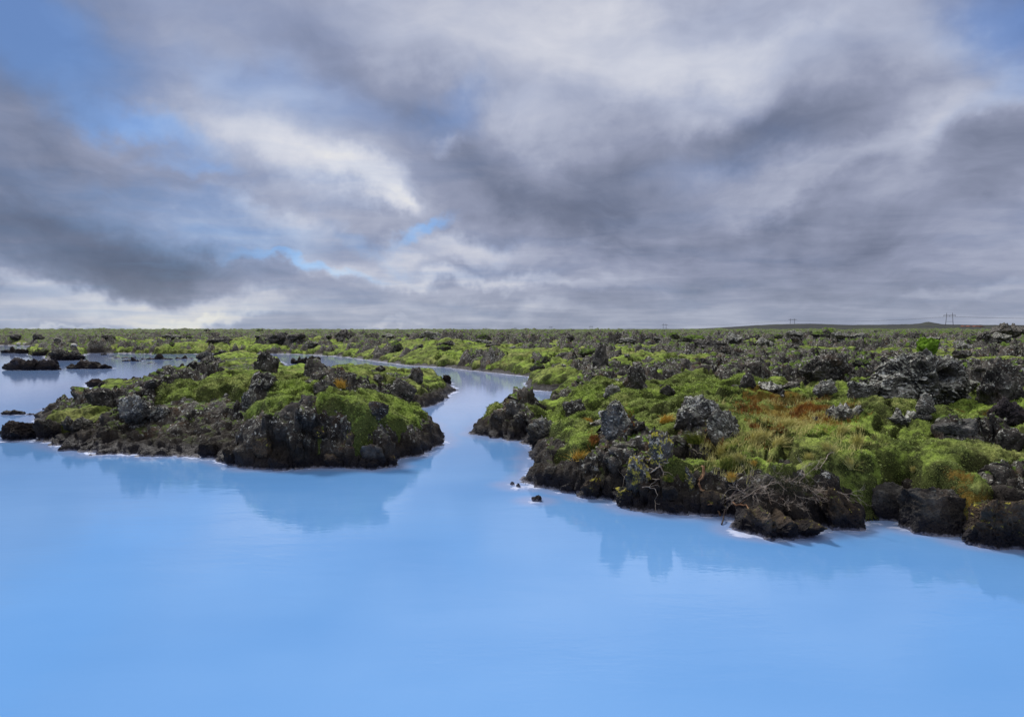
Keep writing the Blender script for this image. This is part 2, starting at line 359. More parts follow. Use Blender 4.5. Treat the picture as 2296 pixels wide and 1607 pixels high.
def water_material():
    m, nt = mat('milky_water'); N = NT(nt)
    pos = N.n('ShaderNodeNewGeometry').outputs['Position']
    sh = N.attr('shore')      # 0 open water .. 1 at the bank
    big = N.noise(N.vec('MULTIPLY', pos, (.25, .5, 1)), 1.0, 3, .5)
    milky = N.mix(N.rng(big, .3, .7), (.128, .328, .695), (.160, .366, .732))
    fm = N.noise(N.vec('MULTIPLY', pos, (1, 1.3, 1)), 5.5, 6, .7, .6)
    fb = N.noise(pos, 1.1, 3, .6)
    milky = N.mix(N.math('MULTIPLY', N.attr('sky_sheen'), .9), milky, (.38, .46, .75))  # pale sky reflection on the far water, painted into its colour
    shallow = N.math('MULTIPLY', N.rng(sh, .10, .75), .65)
    col = N.mix(shallow, milky, (.30, .37, .62))
    foam = N.rng(N.math('ADD', sh, N.math('ADD', N.math('MULTIPLY', N.math('SUBTRACT', fm, .5), 1.5), N.math('MULTIPLY', N.math('SUBTRACT', fb, .5), 1.6))), .80, 1.28)
    col = N.mix(N.math('MULTIPLY', foam, .85), col, (.60, .64, .82))
    w1 = N.noise(N.vec('MULTIPLY', pos, (1.1, 3.2, 1)), 1.6, 3, .55, .4)
    w2 = N.noise(N.vec('MULTIPLY', pos, (2.5, 7.0, 1)), 4.0, 3, .55)
    h = N.math('ADD', N.math('MULTIPLY', w1, 1.0), N.math('MULTIPLY', w2, .30))
    b = N.bsdf(col, N.rng(foam, 0, 1, .035, .8), h, .4, .0045, .5)
    b.inputs['IOR'].default_value = 1.56
    return m
M_WATER = water_material()

# ---------------------------------------------------------------- mesh helpers
def tag(o, label=None, cat=None, group=None, kind=None):
    if label: o['label'] = label
    if cat: o['category'] = cat
    if group: o['group'] = group
    if kind: o['kind'] = kind
    return o
def mesh_np(name, co, quads=None, tris=None, smooth=True, material=None, parent=None, attrs=None):
    me = bpy.data.meshes.new(name)
    co = np.ascontiguousarray(co, dtype=F32)
    me.vertices.add(len(co)); me.vertices.foreach_set('co', co.ravel())
    nq = 0 if quads is None else len(quads); ntr = 0 if tris is None else len(tris)
    loops = np.concatenate(([quads.ravel()] if nq else []) + ([tris.ravel()] if ntr else [])).astype(np.int32)
    me.loops.add(len(loops)); me.loops.foreach_set('vertex_index', loops)
    me.polygons.add(nq+ntr)
    st = np.concatenate([np.arange(nq)*4, nq*4+np.arange(ntr)*3]).astype(np.int32)
    me.polygons.foreach_set('loop_start', st)
    me.polygons.foreach_set('use_smooth', np.full(nq+ntr, smooth))
    me.update(calc_edges=True)
    for k, v in (attrs or {}).items():
        a = me.attributes.new(k, 'FLOAT', 'POINT'); a.data.foreach_set('value', np.ascontiguousarray(v, dtype=F32))
    if material: me.materials.append(material)
    o = bpy.data.objects.new(name, me); COL.objects.link(o)
    if parent: o.parent = parent
    return o
def empty(name, loc):
    o = bpy.data.objects.new(name, None); COL.objects.link(o); o.location = loc; return o
def grid_quads(na, nr):
    i = np.arange(na-1)[:, None]*nr; j = np.arange(nr-1)[None, :]
    a = (i+j); return np.stack([a, a+1, a+nr+1, a+nr], -1).reshape(-1, 4)[:, ::-1]
def grid_normals(X, Y, Z):
    P = np.stack([X, Y, Z], -1)
    da = np.gradient(P, axis=0); dr = np.gradient(P, axis=1)
    n = np.cross(dr, da); n /= np.linalg.norm(n, axis=-1, keepdims=True)+1e-9
    return np.where(n[..., 2:3] < 0, -n, n).astype(F32)
def compact(co, quads, attrs):
    used = np.zeros(len(co), bool); used[quads.ravel()] = True
    idx = np.cumsum(used)-1
    return co[used], idx[quads], {k: v[used] for k, v in attrs.items()}

# rust coloured heath patches (px, py, half width, half height)
RUST = [(1740,915,110,16,1.0),(1720,895,60,8,.9),(1850,925,70,20,1.0),(1800,895,70,8,.9),(1700,960,60,14,.8),(2220,1000,55,30,1.0),(1390,940,25,20,.6),(1330,985,12,18,.6),
        (2210,925,50,20,.7),(860,862,25,5,1.0),(1560,810,60,6,.8),(1740,808,40,6,1.0),(1590,782,50,4,.8),(1500,795,30,4,.5),(1650,985,60,20,.6),
        (560,842,60,4,.7),(1300,785,30,4,.8),(980,778,60,4,.6),(1760,840,40,6,.7),(1960,1090,60,10,.5),(1120,820,20,5,.6),(1185,790,20,5,.6)]
_ru = []
for (px, py, hw, hh, a) in RUST:
    d = ground(px, py, .9); d1 = ground(px, py-hh, .9); d2 = ground(px, py+hh, .9)
    _ru.append((d[0], (d1[1]+d2[1])/2, hw*d[1]/FPX, (d1[1]-d2[1])/2, a))
def rustfield(x, y):
    r = .55*sstep(.30, .55, fbm2(x*.28, y*.28, 2, 90)).astype(F32)*sstep(6, 14, y)
    for (bx, by, rx, ry, a) in _ru:
        r += a*np.exp(-np.minimum(((x-bx)/rx)**2+((y-by)/ry)**2, 20)).astype(F32)
    return r

# ---------------------------------------------------------------- terrain + moss, one polar grid split between island and mainland
_c = np.linspace(-.76, .76, 1200); _e = .76 + (.0013*np.arange(1, 61) + .00009*np.arange(1, 61)**2)
az = np.concatenate([-_e[::-1], _c, _e]); NA = len(az)
rr = [4.2]
while rr[-1] < 420:
    r_ = rr[-1]; rr.append(r_*(1+ (.0034 if r_ < 14 else .0044 if r_ < 30 else .0062 if r_ < 40 else .0056 if r_ < 100 else .0075)))
rr = np.array(rr); NR = len(rr)
A, RR = np.meshgrid(az, rr, indexing='ij')
X = (RR*np.sin(A)).astype(F32); Y = (RR*np.cos(A)).astype(F32)
R, M, C, SD, H0, ISLM, BF = fields(X, Y)
nrm = grid_normals(X, Y, R)
amp = (.25+.75*C)*sstep(-.4, 0, SD)
steep = 1-nrm[..., 2]
q = .085*n3(X*3.1, Y*3.1, R*3.1, 80) + steep*.20*(.22-np.abs(n3(X*2.7, Y*2.7, R*3.3, 86)))*(-1) + .10*(.3-np.abs(n3(X*5, Y*5, R*5, 81))) + .065*(.3-np.abs(n3(X*12, Y*12, R*12, 82)))
steep = 1-nrm[..., 2]
q = (q*(amp+1.1*steep)*(1-.75*sstep(25, 70, RR))).astype(F32)
side = n3(X*4.5, Y*4.5, R*4.5, 83)*.05*np.clip(SD, 0, 1)
RX = X + nrm[..., 0]*q + side; RY = Y + nrm[..., 1]*q; RZ = R + nrm[..., 2]*q
mq = (.010*n3(X*30, Y*30, M*30, 84)).astype(F32)
MN = grid_normals(X, Y, M)
MX = X + MN[..., 0]*(.03*n3(X*9, Y*9, M*9, 85)+mq); MY = Y + MN[..., 1]*mq; MZ = M + MN[..., 2]*mq
quads = grid_quads(NA, NR)
rust = rustfield(X, Y)
isf = ISLM.ravel()
landR = np.stack([RX, RY, RZ], -1).reshape(-1, 3); landM = np.stack([MX, MY, MZ], -1).reshape(-1, 3)
zq = RZ.ravel()[quads].max(1); iq = isf[quads].mean(1) > .5
keep = zq > -.12
vis = (MZ-RZ).ravel()[quads].max(1) > -.06
mkeep = keep & vis & (MZ.ravel()[quads].max(1) > .05)
land_objs = []
for nm, sel, lab in (('island', iq, 'low lava island capped with bright moss, in the milky blue water'), ('terrain', ~iq, 'wide mossy lava field behind and right of the water')):
    co, qd, at = compact(landR, quads[keep & sel], {})
    o = mesh_np(nm, co, qd, None, True, M_LAVA); tag(o, lab, kind='structure'); land_objs.append(o)
    co, qd, at = compact(landM, quads[mkeep & sel], {'rust': rust.ravel()})
    o = mesh_np('moss', co, qd, None, True, M_MOSS, attrs=at)
    tag(o, 'green moss blanket over ' + ('the lava island' if nm == 'island' else 'the lava field'), kind='stuff'); land_objs.append(o)
print('land verts', [len(o.data.vertices) for o in land_objs])

# ---------------------------------------------------------------- far plain and hills
def hill_top(u):      # skyline height (px above the level line) by tan(azimuth)
    xp = u*FPX+CX
    return np.interp(xp, [-600, 0, 500, 1100, 1560, 1640, 1700, 1740, 1820, 1900, 1980, 2040, 2064, 2078, 2092, 2112, 2180, 2296, 2700],
                     [2.0, 2.2, 2.2, 2.6, 5.0, 9.5, 13.5, 15.5, 16.8, 14.0, 14.6, 15.6, 17.5, 21.5, 19.0, 15.5, 14.2, 13.6, 12])
def farz(x, y):
    r = np.maximum(y, 1); u = x/r
    top = 2 + hill_top(u)/FPX*1500
    up = np.interp(r, [300, 420, 700, 930, 1200, 1500], [0, .02, .22, .48, .78, 1.0])
    z = 3.0 + (top-3.0)*up
    z = np.where(r > 1500, top + (5-top)*sstep(1500, 2300, r), z)
    return z
fa = np.linspace(-.95, .95, 520); fr = np.concatenate([np.linspace(385, 1600, 150), np.linspace(1650, 9000, 40)])
FA, FR = np.meshgrid(fa, fr, indexing='ij'); FX = FR*np.tan(FA*.98)*1.0; FY = FR
FZ = farz(FX, FY) + .9*fbm2(FX*.035, FY*.035, 4, 7)*sstep(385, 460, FY)*(1-sstep(1300, 1500, FY)*.5) + .8*np.abs(n2(FX*.11, FY*.06, 8))*sstep(400, 600, FY)
FZ = FZ - 1.6*(1-sstep(385, 470, FY))
ob = mesh_np('hills', np.stack([FX, FY, FZ], -1).reshape(-1, 3), grid_quads(520, len(fr)), None, True, M_FARHILL); tag(ob, kind='structure', label='low dark lava hills along the horizon')

# ---------------------------------------------------------------- rays onto the land
def bvh_of(objs):
    vs = []; fs = []; b = 0
    for o in objs:
        me = o.data; n = len(me.vertices); co = np.empty(n*3, F32); me.vertices.foreach_get('co', co)
        lp = np.empty(len(me.loops), np.int32); me.loops.foreach_get('vertex_index', lp)
        vs.append(co.reshape(-1, 3)); fs.append(lp.reshape(-1, 4)+b); b += n
    return BVHTree.FromPolygons(np.concatenate(vs).tolist(), np.concatenate(fs).tolist())
BV = bvh_of(land_objs)
CO = Vector((0, 0, CAMH))
def hit(px, py):
    d = Vector(ray(px, py)).normalized()
    h = BV.ray_cast(CO, d)
    if h[0] is None or h[0].z < 0.0:
        if d.z < -1e-4:
            t = -CAMH/d.z; return CO+d*t, Vector((0, 0, 1)), False
        return None, None, False
    return h[0], h[1], True
def drop(x, y):
    h = BV.ray_cast(Vector((x, y, 30)), Vector((0, 0, -1)))
    return h[0] if h[0] is not None else Vector((x, y, 0))

# ---------------------------------------------------------------- rocks
import bmesh
_ico = {}
def ico(n):
    if n not in _ico:
        bm = bmesh.new(); bmesh.ops.create_icosphere(bm, subdivisions=n, radius=1)
        v = np.array([x.co[:] for x in bm.verts], F32); f = np.array([[q.index for q in t.verts] for t in bm.faces], np.int32); bm.free(); _ico[n] = (v, f)
    return _ico[n]
def rock_co(n, w, dp, h, seed, spiky=.5, rough=1.0, facet=.55):
    """ragged lava block standing on z=0, w wide, dp deep, h high"""
    rg = np.random.default_rng(seed); v, f = ico(n); v = v/np.linalg.norm(v, axis=1)[:, None]
    pl = rg.normal(size=(13, 3)); pl /= np.linalg.norm(pl, axis=1)[:, None]; dd = rg.uniform(.72, 1.0, 13)
    r = 1/np.maximum((v @ pl.T / dd).max(1), .55)
    r = facet*r + (1-facet)
    if facet > .6: v = v*np.array([1, 1, 1])/np.maximum(np.abs(v).max(1), .1)[:, None]**.55
    s = rg.uniform(0, 80, 3)
    asp = np.array([w, dp, h], F32); asp = asp/asp.max()
    p = v*r[:, None]*asp; x, y, z = (p + s).T
    K = 1.0
    d1 = n3(x*1.9, y*1.9, z*1.9, 3); d2 = 1-2*np.abs(n3(x*3.8, y*3.8, z*3.8, 5)); d3 = .5-np.abs(n3(x*8, y*8, z*8, 6)); d4 = .5-np.abs(n3(x*17, y*17, z*17, 7))
    k = 1 + rough*(.30*d1 + .10*d2 + .18*d3 + .12*d4 - .10)
    wx = n3(x*4, y*4, z*4, 11)*.06*rough; wy = n3(x*4, y*4, z*4, 12)*.06*rough
    p = p*k[:, None]; p[:, 0] += wx; p[:, 1] += wy
    top = np.clip(v[:, 2]*1.3+.2, 0, 1)
    p[:, 2] += spiky*top*max(asp[2], .24)*(.32*np.clip(1-2.2*np.abs(n2((p[:, 0]+s[0])*3.1, (p[:, 1]+s[1])*3.1, 15)), -.3, 1) + .22*(.5-np.abs(n2((p[:, 0]+s[0])*8, (p[:, 1]+s[1])*8, 16))))
    if w > 2.2*h:
        m_ = np.clip(.62+.85*n2((p[:, 0]+s[0])*2.3, np.full(len(p), s[1], F32), 31)+.25*n2((p[:, 0]+s[0])*7, (p[:, 1]+s[1])*2, 32), .25, 1.4)
        p[:, 2] = np.where(p[:, 2] > 0, p[:, 2]*m_, p[:, 2]); p[:, 1] *= np.clip(.6+.5*m_, .5, 1.2)
    lo = p.min(0); hi = p.max(0); p = (p-(lo+hi)/2)/(hi-lo)
    p *= np.array([w, dp, h*1.45], F32); p[:, 2] += h*(1-1.45/2)
    return p.astype(F32), f
RK = {'d': M_ROCK, 'l': M_LICH, 'y': M_YEL, 'm': M_MOSSR, 'b': M_BLACK, 'br': M_BROWN, 'g': M_GREY}
placed = []
rock_foot = []
def make_rock(name, x0, x1, ytop, ybase, kind, label, cat, spiky=.5, rough=1.0, dp=.8, n=5, group=None, seed=None, z0=None, sink=0.0):
    cx = (x0+x1)/2
    p, nn, onland = hit(cx, ybase)
    if z0 is not None:
        g = ground(cx, ybase, z0); p = Vector((g[0], g[1], z0)); onland = z0 > 0.02
    if p is None: return
    s = p.y/FPX
    w = (x1-x0)*s; h = (ybase-ytop)*s*(1.0); dpt = max(w*dp, .05)
    seed = seed if seed is not None else int(x0*7+ytop*13)
    if n == 6 and x1-x0 > 150: n = 7
    co, f = rock_co(n, w, dpt, h, seed, spiky, rough, .9 if cat == 'stone' else .55)
    z = p.z if onland else 0.0
    if 'dark hole' in label:
        c_ = np.array([.17*w, -.36*dpt, .50*h]); dd = co-c_; k_ = np.exp(-((dd[:, 0]/.10/w)**2+(dd[:, 2]/.13/h)**2)**2)*(co[:, 1] < 0)
        co[:, 1] += k_*.42*dpt
    o = mesh_np(name, co, None, f, True, RK[kind])
    o.location = (p.x, p.y + dpt*(.08 if cat == 'stone' or kind == 'y' else .30), z-.02-sink)
    tag(o, label, cat, group)
    if not onland or p.z < .12: rock_foot.append((p.x, p.y+dpt*.30, w/2, dpt/2))
    placed.append((p.x, p.y+dpt*.3, w*.5))
    return o
WR = 'rocks standing in the milky water'
water_rocks = [
 (0,128,800,830,'b','long jagged black rock ridge at the left edge of the water',.9,.35),
 (143,246,804,827,'b','broad low dark rock islet standing alone in the water, flat topped',.3,.5),
 (271,315,800,810,'b','short dark rock at the left end of the thin rock chain in the water',.6,.5),
 (303,388,791,806,'b','longest dark rock of the thin chain in the far water',.8,.3),
 (387,437,795,805,'b','low dark rock between the long chain rock and the grey boulder',.8,.3),
 (376,408,821,837,'b','dark stub rock in the water left of the island crags',.7,.7),
 (393,436,811,828,'d','rounded dark rock pair behind the stub rock at the island corner',.6,.6),
 (436,476,785,807,'l','pale grey boulder rising from water behind the mossy island',.4,.9),
 (474,510,783,798,'l','smaller grey boulder right of the pale grey boulder',.4,.8),
 (505,568,788,807,'b','low black rocky hump in front of the far channel',.9,.4),
 (97,182,779,808,'d','dark craggy islet at far left, lumpy and tallest there',.6,.6),
 (62,106,779,798,'m','small dark islet with green moss on top at far left',.4,.7),
 (-6,43,775,792,'b','peaked dark rock at the left edge beneath the far shore',.9,.5),
 (38,66,781,793,'b','small dark rock joining the peaked rock and the mossy islet',.7,.6),
 (222,239,791,796,'b','tiny dark rock poking up in the far channel',.5,.8),
 (246,256,796.5,799,'b','tiniest dark rock dot in the far water',.3,.8),
 (161,183,884,896,'b','small pointed dark rock in water left of the island',.8,.8),
 (122,158,897,907,'b','flat dark rock barely above water left of the island',.3,.6),
 (143,181,905,914,'b','wet flat slab close to the island left shore',.3,.6),
 (-6,50,917,930,'b','flat pale-edged reef at the left edge of the water',.2,.5),
 (54,77,924,930,'b','small flat reef rock right of the left edge reef',.2,.6),
 (-30,64,942,988,'b','smooth black mound of rock at the left edge near the island tip',.2,.8),
 (1190,1216,1107,1124,'b','round dark stone alone in water off the right bank',.1,.9),
 (1143,1155,1075,1087,'b','small black stone in foam left of the right bank corner',.2,.9),
 (1157,1169,1079,1092,'b','second small black stone in foam nearer the right bank corner',.2,.9),
 (-4,74,786,789.5,'b','very thin black strip of reef behind the jagged ridge at the left edge',.2,.4),
 (112,134,820,824,'b','low black nub between the jagged ridge and the flat topped islet',.3,.6),
 (176,214,822,827,'b','thin tail of rock trailing right of the flat topped islet',.3,.5),
 (318,352,812,815,'b','thin wet reef just in front of the long chain rock',.2,.5),
 (240,300,799,803,'b','thin broken reef behind the left end of the rock chain',.3,.4),
 (205,262,855,869,'b','ragged black skerry off the rear left corner of the island',.6,.5),
 (262,322,847,862,'b','long ragged black skerry touching the island rear left corner',.7,.5),
 (344,382,838,848,'b','small black skerry in the bay behind the big moss patch',.6,.6),
 (92,118,912,918,'b','small wet skerry off the lichened rock at the island tip',.2,.6),
 (662,700,832,840,'b','low black skerry in the narrow inlet behind the island',.3,.6),
 (780,822,826,832,'b','thin skerry in the channel right of the inlet',.3,.5),
 (648,690,797,816,'d','greyish crag with green tint standing in the back channel',.8,.7),
 (680,717,795,815,'d','dark crag beside the greyish crag in the back channel',.8,.7),
 (1147,1207,890,924,'b','jagged black crag at the waterside left of the right bank',.9,.6),
]
for (a, b, yt, yb, k, lab, sp, dp) in water_rocks:
    make_rock('rock', a, b, yt, yb, k, lab, 'rock', min(1.5, sp*1.7), 1.5, dp, 6 if b-a > 50 else 5, WR, z0=0.0)
CR = 'lava crags rising from the moss'
crags = [
 (66,126,936,986,'l','pale lichen-speckled boulder at the island left tip',.3,.8,0.0),
 (120,212,930,962,'l','long lichened rock behind the boulder at the island left tip',.3,.6,.25),
 (181,280,868,920,'d','broad dark rock with faint lichen at the island left side',.4,.6,.35),
 (262,330,880,930,'l','speckled rock between the left side rock and the big moss patch',.5,.6,.55),
 (188,256,846,867,'b','black rock ledge jutting left into the water behind the island',.8,.5,0.02),
 (277,332,842,864,'b','smooth black hump in the rear left corner of the island',.2,.6,.15),
 (320,372,905,935,'l','small dark crag at the lower left edge of the big moss patch',.6,.7,None),
 (529,577,866,920,'l','upright crag topped with a white lichen splash amid island moss',.7,.7,None),
 (495,560,895,922,'d','low dark rock rubble left of the white topped crag',.5,.6,None),
 (588,668,903,985,'d','tall dark cliff block at the front of the island',.6,.6,.25),
 (668,736,884,960,'l','grey speckled cliff block left of the round mossy dome',.5,.6,.35),
 (809,872,895,930,'d','dark crag between the two right moss lobes of the island',.5,.7,None),
 (870,935,845,885,'d','dark rough crag above the black slope at the island right end',.5,.7,None),
 (915,950,820,856,'d','spiky crag left of the rearmost moss lobe of the island',.9,.7,None),
 (837,864,818,832,'d','twin pointed small crag on the island skyline above the channel',1.0,.6,None),
 (700,755,848,874,'d','low crag left of the yellow grass tuft on the island',.6,.6,None),
 (553,614,845,872,'l','rough speckled crag in the middle of the island top',.6,.6,None),
 (563,622,783,832,'d','tall dark crag at the rear of the island with peaked top',.9,.6,None),
 (437,505,795,832,'d','dark crag at the rear left corner of the island moss',.7,.6,.1),
 (990,1012,838,862,'b','black rock stack at the rear right tip of the island',.8,.7,0.0),
 (1344,1420,892,975,'l','large blocky grey boulder beside green moss on the right bank',.3,.8,None),
 (1513,1626,882,942,'l','dark hollowed crag with yellow lichen spots on the right bank',.6,.7,None),
 (1585,1664,915,982,'l','pale lichened crag at the foot of the hollowed crag',.5,.7,None),
 (1398,1456,818,872,'d','tall narrow dark crag behind the blocky boulder',1.0,.7,None),
 (1328,1366,764,818,'d','lone lava tower standing above the middle field',1.0,.8,None),
 (1352,1393,858,884,'l','small lichened crag left of the tall narrow crag',.6,.7,None),
 (1178,1256,928,988,'l','lichen-spotted cliff rock above the inlet of the right bank',.4,.7,.2),
 (1262,1318,892,924,'d','dark oblong rock lying between mossy mounds near the inlet',.3,.7,None),
 (1448,1514,962,1030,'y','crag with white and yellow lichen above the twigs',.6,.6,None),
 (1399,1462,1010,1075,'y','rock with the brightest yellow and white lichen on the right bank',.4,.6,None),
 (1800,1928,782,845,'d','massive dark crag with ragged top in the right field',.8,.7,None),
 (1966,2200,776,906,'l','biggest lichen-whitened crag, with a dark hole, at the right',.5,.6,None),
 (1826,1888,846,884,'l','speckled crag in front of the massive dark crag',.5,.7,None),
 (1900,1975,850,886,'l','low lichened rock left of the biggest crag',.5,.6,None),
 (2195,2310,798,905,'d','dark layered crag at the right edge behind the biggest one',.5,.6,None),
 (2239,2330,886,950,'b','smooth dark overhanging boulder at the right edge',.1,.9,None),
 (2000,2096,912,944,'l','low speckled rock sunk in moss under the biggest crag',.4,.6,None),
 (2056,2104,876,930,'l','pale upright slab leaning on the foot of the biggest crag',.3,.6,None),
 (2105,2250,934,968,'g','long flat dark grey rock sheet in the right moss',.15,.5,None),
 (1855,1946,900,935,'l','lichened rocks with red heather around them, right bank',.5,.6,None),
 (1660,1700,830,868,'d','small crag among moss mounds in the middle right field',.8,.7,None),
 (1480,1520,858,884,'d','low crag right of the tall narrow crag',.7,.7,None),
 (2240,2330,722,752,'d','distant dark ridge crag cut by the right edge',.6,.8,None),
 (455,472,737,742,'d','tiny pointed crag on the left skyline',.6,.8,None),
 (572,590,736,742,'m','tiny mossy knob on the left skyline',.3,.8,None),
 (1920,1960,756,772,'m','small mossy crag far back in the right field',.6,.8,None),
 (1185,1225,806,828,'m','mossy crag at the far water edge beside the channel',.5,.7,None),
 (1820,1900,732,752,'m','low mossy crag far away in front of the hills',.5,.7,None),
]
for (a, b, yt, yb, k, lab, sp, dp, z0) in crags:
    big = (b-a) > 38 and yb > 840
    make_rock('crag', a, b, yt, yb, k, lab, 'rock', sp, 1.15, dp, 6 if big else 5, CR, z0=z0)
# stones in the banks
ST = 'stones in the dark banks'
stones = [
 (1482,1526,1082,1118,'g','pointed pale grey stone low in the right bank, left of the brown root',0),
 (1536,1560,1040,1094,'y','narrow yellow-lichened stone above the brown root',0),
 (1380,1450,1088,1130,'y','olive lichened stone near the water under the twigs',0),
 (1495,1545,1120,1152,'d','squat dark stone at the waterline under the pointed grey stone',0),
 (1250,1290,1078,1104,'l','lichened stone low on the corner of the right bank',0),
 (1215,1250,1040,1062,'l','small pale stone under the orange tuft',0),
 (1650,1850,1132,1200,'br','large black-brown rounded rock mass in foam below the bare shrub',0),
 (1835,1950,1085,1182,'br','brown fractured block right of the bare shrub',0),
 (1925,2055,1078,1160,'g','smooth blue-grey slab in the right bank',0),
 (2035,2185,1085,1192,'g','dark slanting slab beneath the moss overhang',0),
 (2165,2345,1100,1222,'br','big brown layered boulder at the lower right edge',0),
 (720,780,1000,1045,'br','rounded stone at the waterline under the grey cliff block',0),
 (808,868,988,1032,'g','angular grey stone at the foot of the mossy dome',0),
 (866,890,1015,1046,'br','stone with a yellow spot at the island right foot',0),
 (640,685,985,1030,'d','dark stone low in the island cliff, center',0),
 (560,610,975,1010,'br','reddish rounded stone in the island cliff',0),
 (690,730,950,975,'br','small yellowish stone high in the island cliff',0),
 (775,800,965,985,'br','ochre stone under the mossy dome',0),
 (500,550,990,1030,'d','blunt dark stone at the island cliff left end',0),
 (445,500,985,1022,'d','low dark stone at the waterline left of the blunt one',0),
 (600,650,1020,1052,'b','wet black stone at the island waterline',0),
 (820,850,1028,1052,'b','wet stone at the waterline below the angular grey stone',0),
 (1560,1625,1090,1155,'br','brown stone beside the long brown root',0),
 (1300,1350,1060,1105,'br','earthy stone in the right bank left of the olive one',0),
 (1450,1490,1075,1100,'d','dark stone left of the pointed grey stone',0),
]
for (a, b, yt, yb, k, lab, z0) in stones:
    make_rock('stone', a, b, yt, yb, k, lab, 'stone', .1, .45 if k == 'g' else .8, .7, 6, ST)
# ragged blocks spread through the field: a dozen shapes, copied
protos = []
for i in range(12):
    co, f = rock_co(5, 1, .8, .75, 900+i, random.uniform(.3, 1.0), 1.2)
    me = mesh_np('lava_block', co, None, f, True, [M_ROCK, M_LICH, M_ROCK, M_MOSSR][i % 4])
    protos.append(me)
cnt = 0; tries = 0; used_p = set()
zones = [('near', 'small ragged lava block among near moss on the right bank'), ('mid', 'ragged lava block among moss in the middle of the field'), ('far', 'distant ragged lava block in the far lava field'), ('isl', 'ragged lava block on the mossy island')]
while cnt < 85 and tries < 4000:
    tries += 1
    px = random.uniform(20, 2290); py = YH + 12 + 300*random.random()**2.2
    if px < 1000 and py > 800 and random.random() < .6: continue
    p, nn, land = hit(px, py)
    if p is None or not land or p.z < .5: continue
    sd = float(max(table(T_I, np.array([p.x]), np.array([p.y]))[0], table(T_M, np.array([p.x]), np.array([p.y]))[0]))
    if sd < 1.0: continue
    w = random.uniform(.3, .95)**1.3*(1+p.y/60)
    if p.y < 18: w *= .45
    elif p.y < 28: w *= .7
    if any((p.x-a)**2+(p.y-b)**2 < (r+w*.45)**2 for a, b, r in placed): continue
    b = float(blobfield(np.array([p.x], F32), np.array([p.y], F32))[0])
    if b < -.35: continue
    i = random.randrange(12)
    if i in used_p:
        o = protos[i].copy(); COL.objects.link(o)
    else:
        o = protos[i]; used_p.add(i)
    hs = random.uniform(.35, .85); o.location = (p.x, p.y, p.z - .18*w*hs); o.scale = (w*random.uniform(.9, 1.5), w, w*hs); o.rotation_euler = (0, 0, random.uniform(0, 6.28))
    isl_here = table(T_I, np.array([p.x]), np.array([p.y]))[0] > 0
    z = 3 if isl_here else 0 if p.y < 14 else 1 if p.y < 40 else 2
    tag(o, zones[z][1], 'rock', ['near lava blocks', 'middle field lava blocks', 'far lava blocks', 'island lava blocks'][z])
    placed.append((p.x, p.y, w*.45)); cnt += 1
for i in range(12):
    if i not in used_p: bpy.data.objects.remove(protos[i])
print('blocks', cnt)

# pale boulders by the far left shore
for (a, b, yt, yb, lab) in [(48,60,767,772,'white boulder on the far left shore'), (34,47,767,773,'tan boulder left of the white one on the far shore'), (157,170,769,775,'pale leaning slab on the far left shore')]:
    o = make_rock('boulder', a, b, yt, yb, 'g', lab, 'boulder', .1, .6, .8, 4, 'pale boulders on the far left shore')
    if o: o.data.materials[0] = bpy.data.materials.get('pale_stone') or simple('pale_stone', (.35, .31, .28), (.55, .53, .50), 2)

# vivid moss cushion on the big crag
p, nn, l = hit(2078, 785)
for (x0, x1, yt, yb, lab, zz) in [(2052, 2106, 755, 790, 'vivid green moss cushion on top of the biggest lichened crag', 0)]:
    d0 = [o for o in COL.objects if o.get('label', '').startswith('biggest lichen')][0]
    yy = d0.location.y; s = yy/FPX
    co, f = rock_co(5, (x1-x0)*s, (x1-x0)*s*.8, (yb-yt)*s, 77, .5, 1.4)
    o = mesh_np('moss_cushion', co, None, f, True, M_VIVID); o.location = ((x0+x1)/2*s-CX*s, yy, CAMH-(yb-YH)*s)
    tag(o, lab, 'moss')

# ---------------------------------------------------------------- water
wa = np.linspace(-1.0, 1.0, 900); wr = np.exp(np.linspace(math.log(1.2), math.log(420), 1000))
WA, WRr = np.meshgrid(wa, wr, indexing='ij'); WX = WRr*np.sin(WA); WY = WRr*np.cos(WA)
Rw, Mw, Cw, SDw, *_ = fields(WX, WY, False)
sh = np.clip(1 + np.minimum(SDw, 0)/(.50+.005*WRr), 0, 1)**1.5
for (bx, by, rx, ry) in rock_foot:
    d = np.sqrt(((WX-bx)/(rx+.02))**2+((WY-by)/(ry+.02))**2); e = (d-1)*min(rx, ry)
    sh = np.maximum(sh, np.clip(1-np.maximum(e, 0)/.28, 0, 1)**1.5*(.95))
keepw = (SDw.ravel()[grid_quads(900, 1000)].min(1) < 1.2)
co, qd, at = compact(np.stack([WX, WY, 0*WX], -1).reshape(-1, 3), grid_quads(900, 1000)[keepw], {'shore': sh.ravel(), 'sky_sheen': (sstep(9, 26, WY)*np.exp(np.minimum(SDw, 0)/9)).ravel()})
o = mesh_np('water', co, qd, None, True, M_WATER, attrs=at); tag(o, 'opaque milky blue geothermal water', kind='structure')

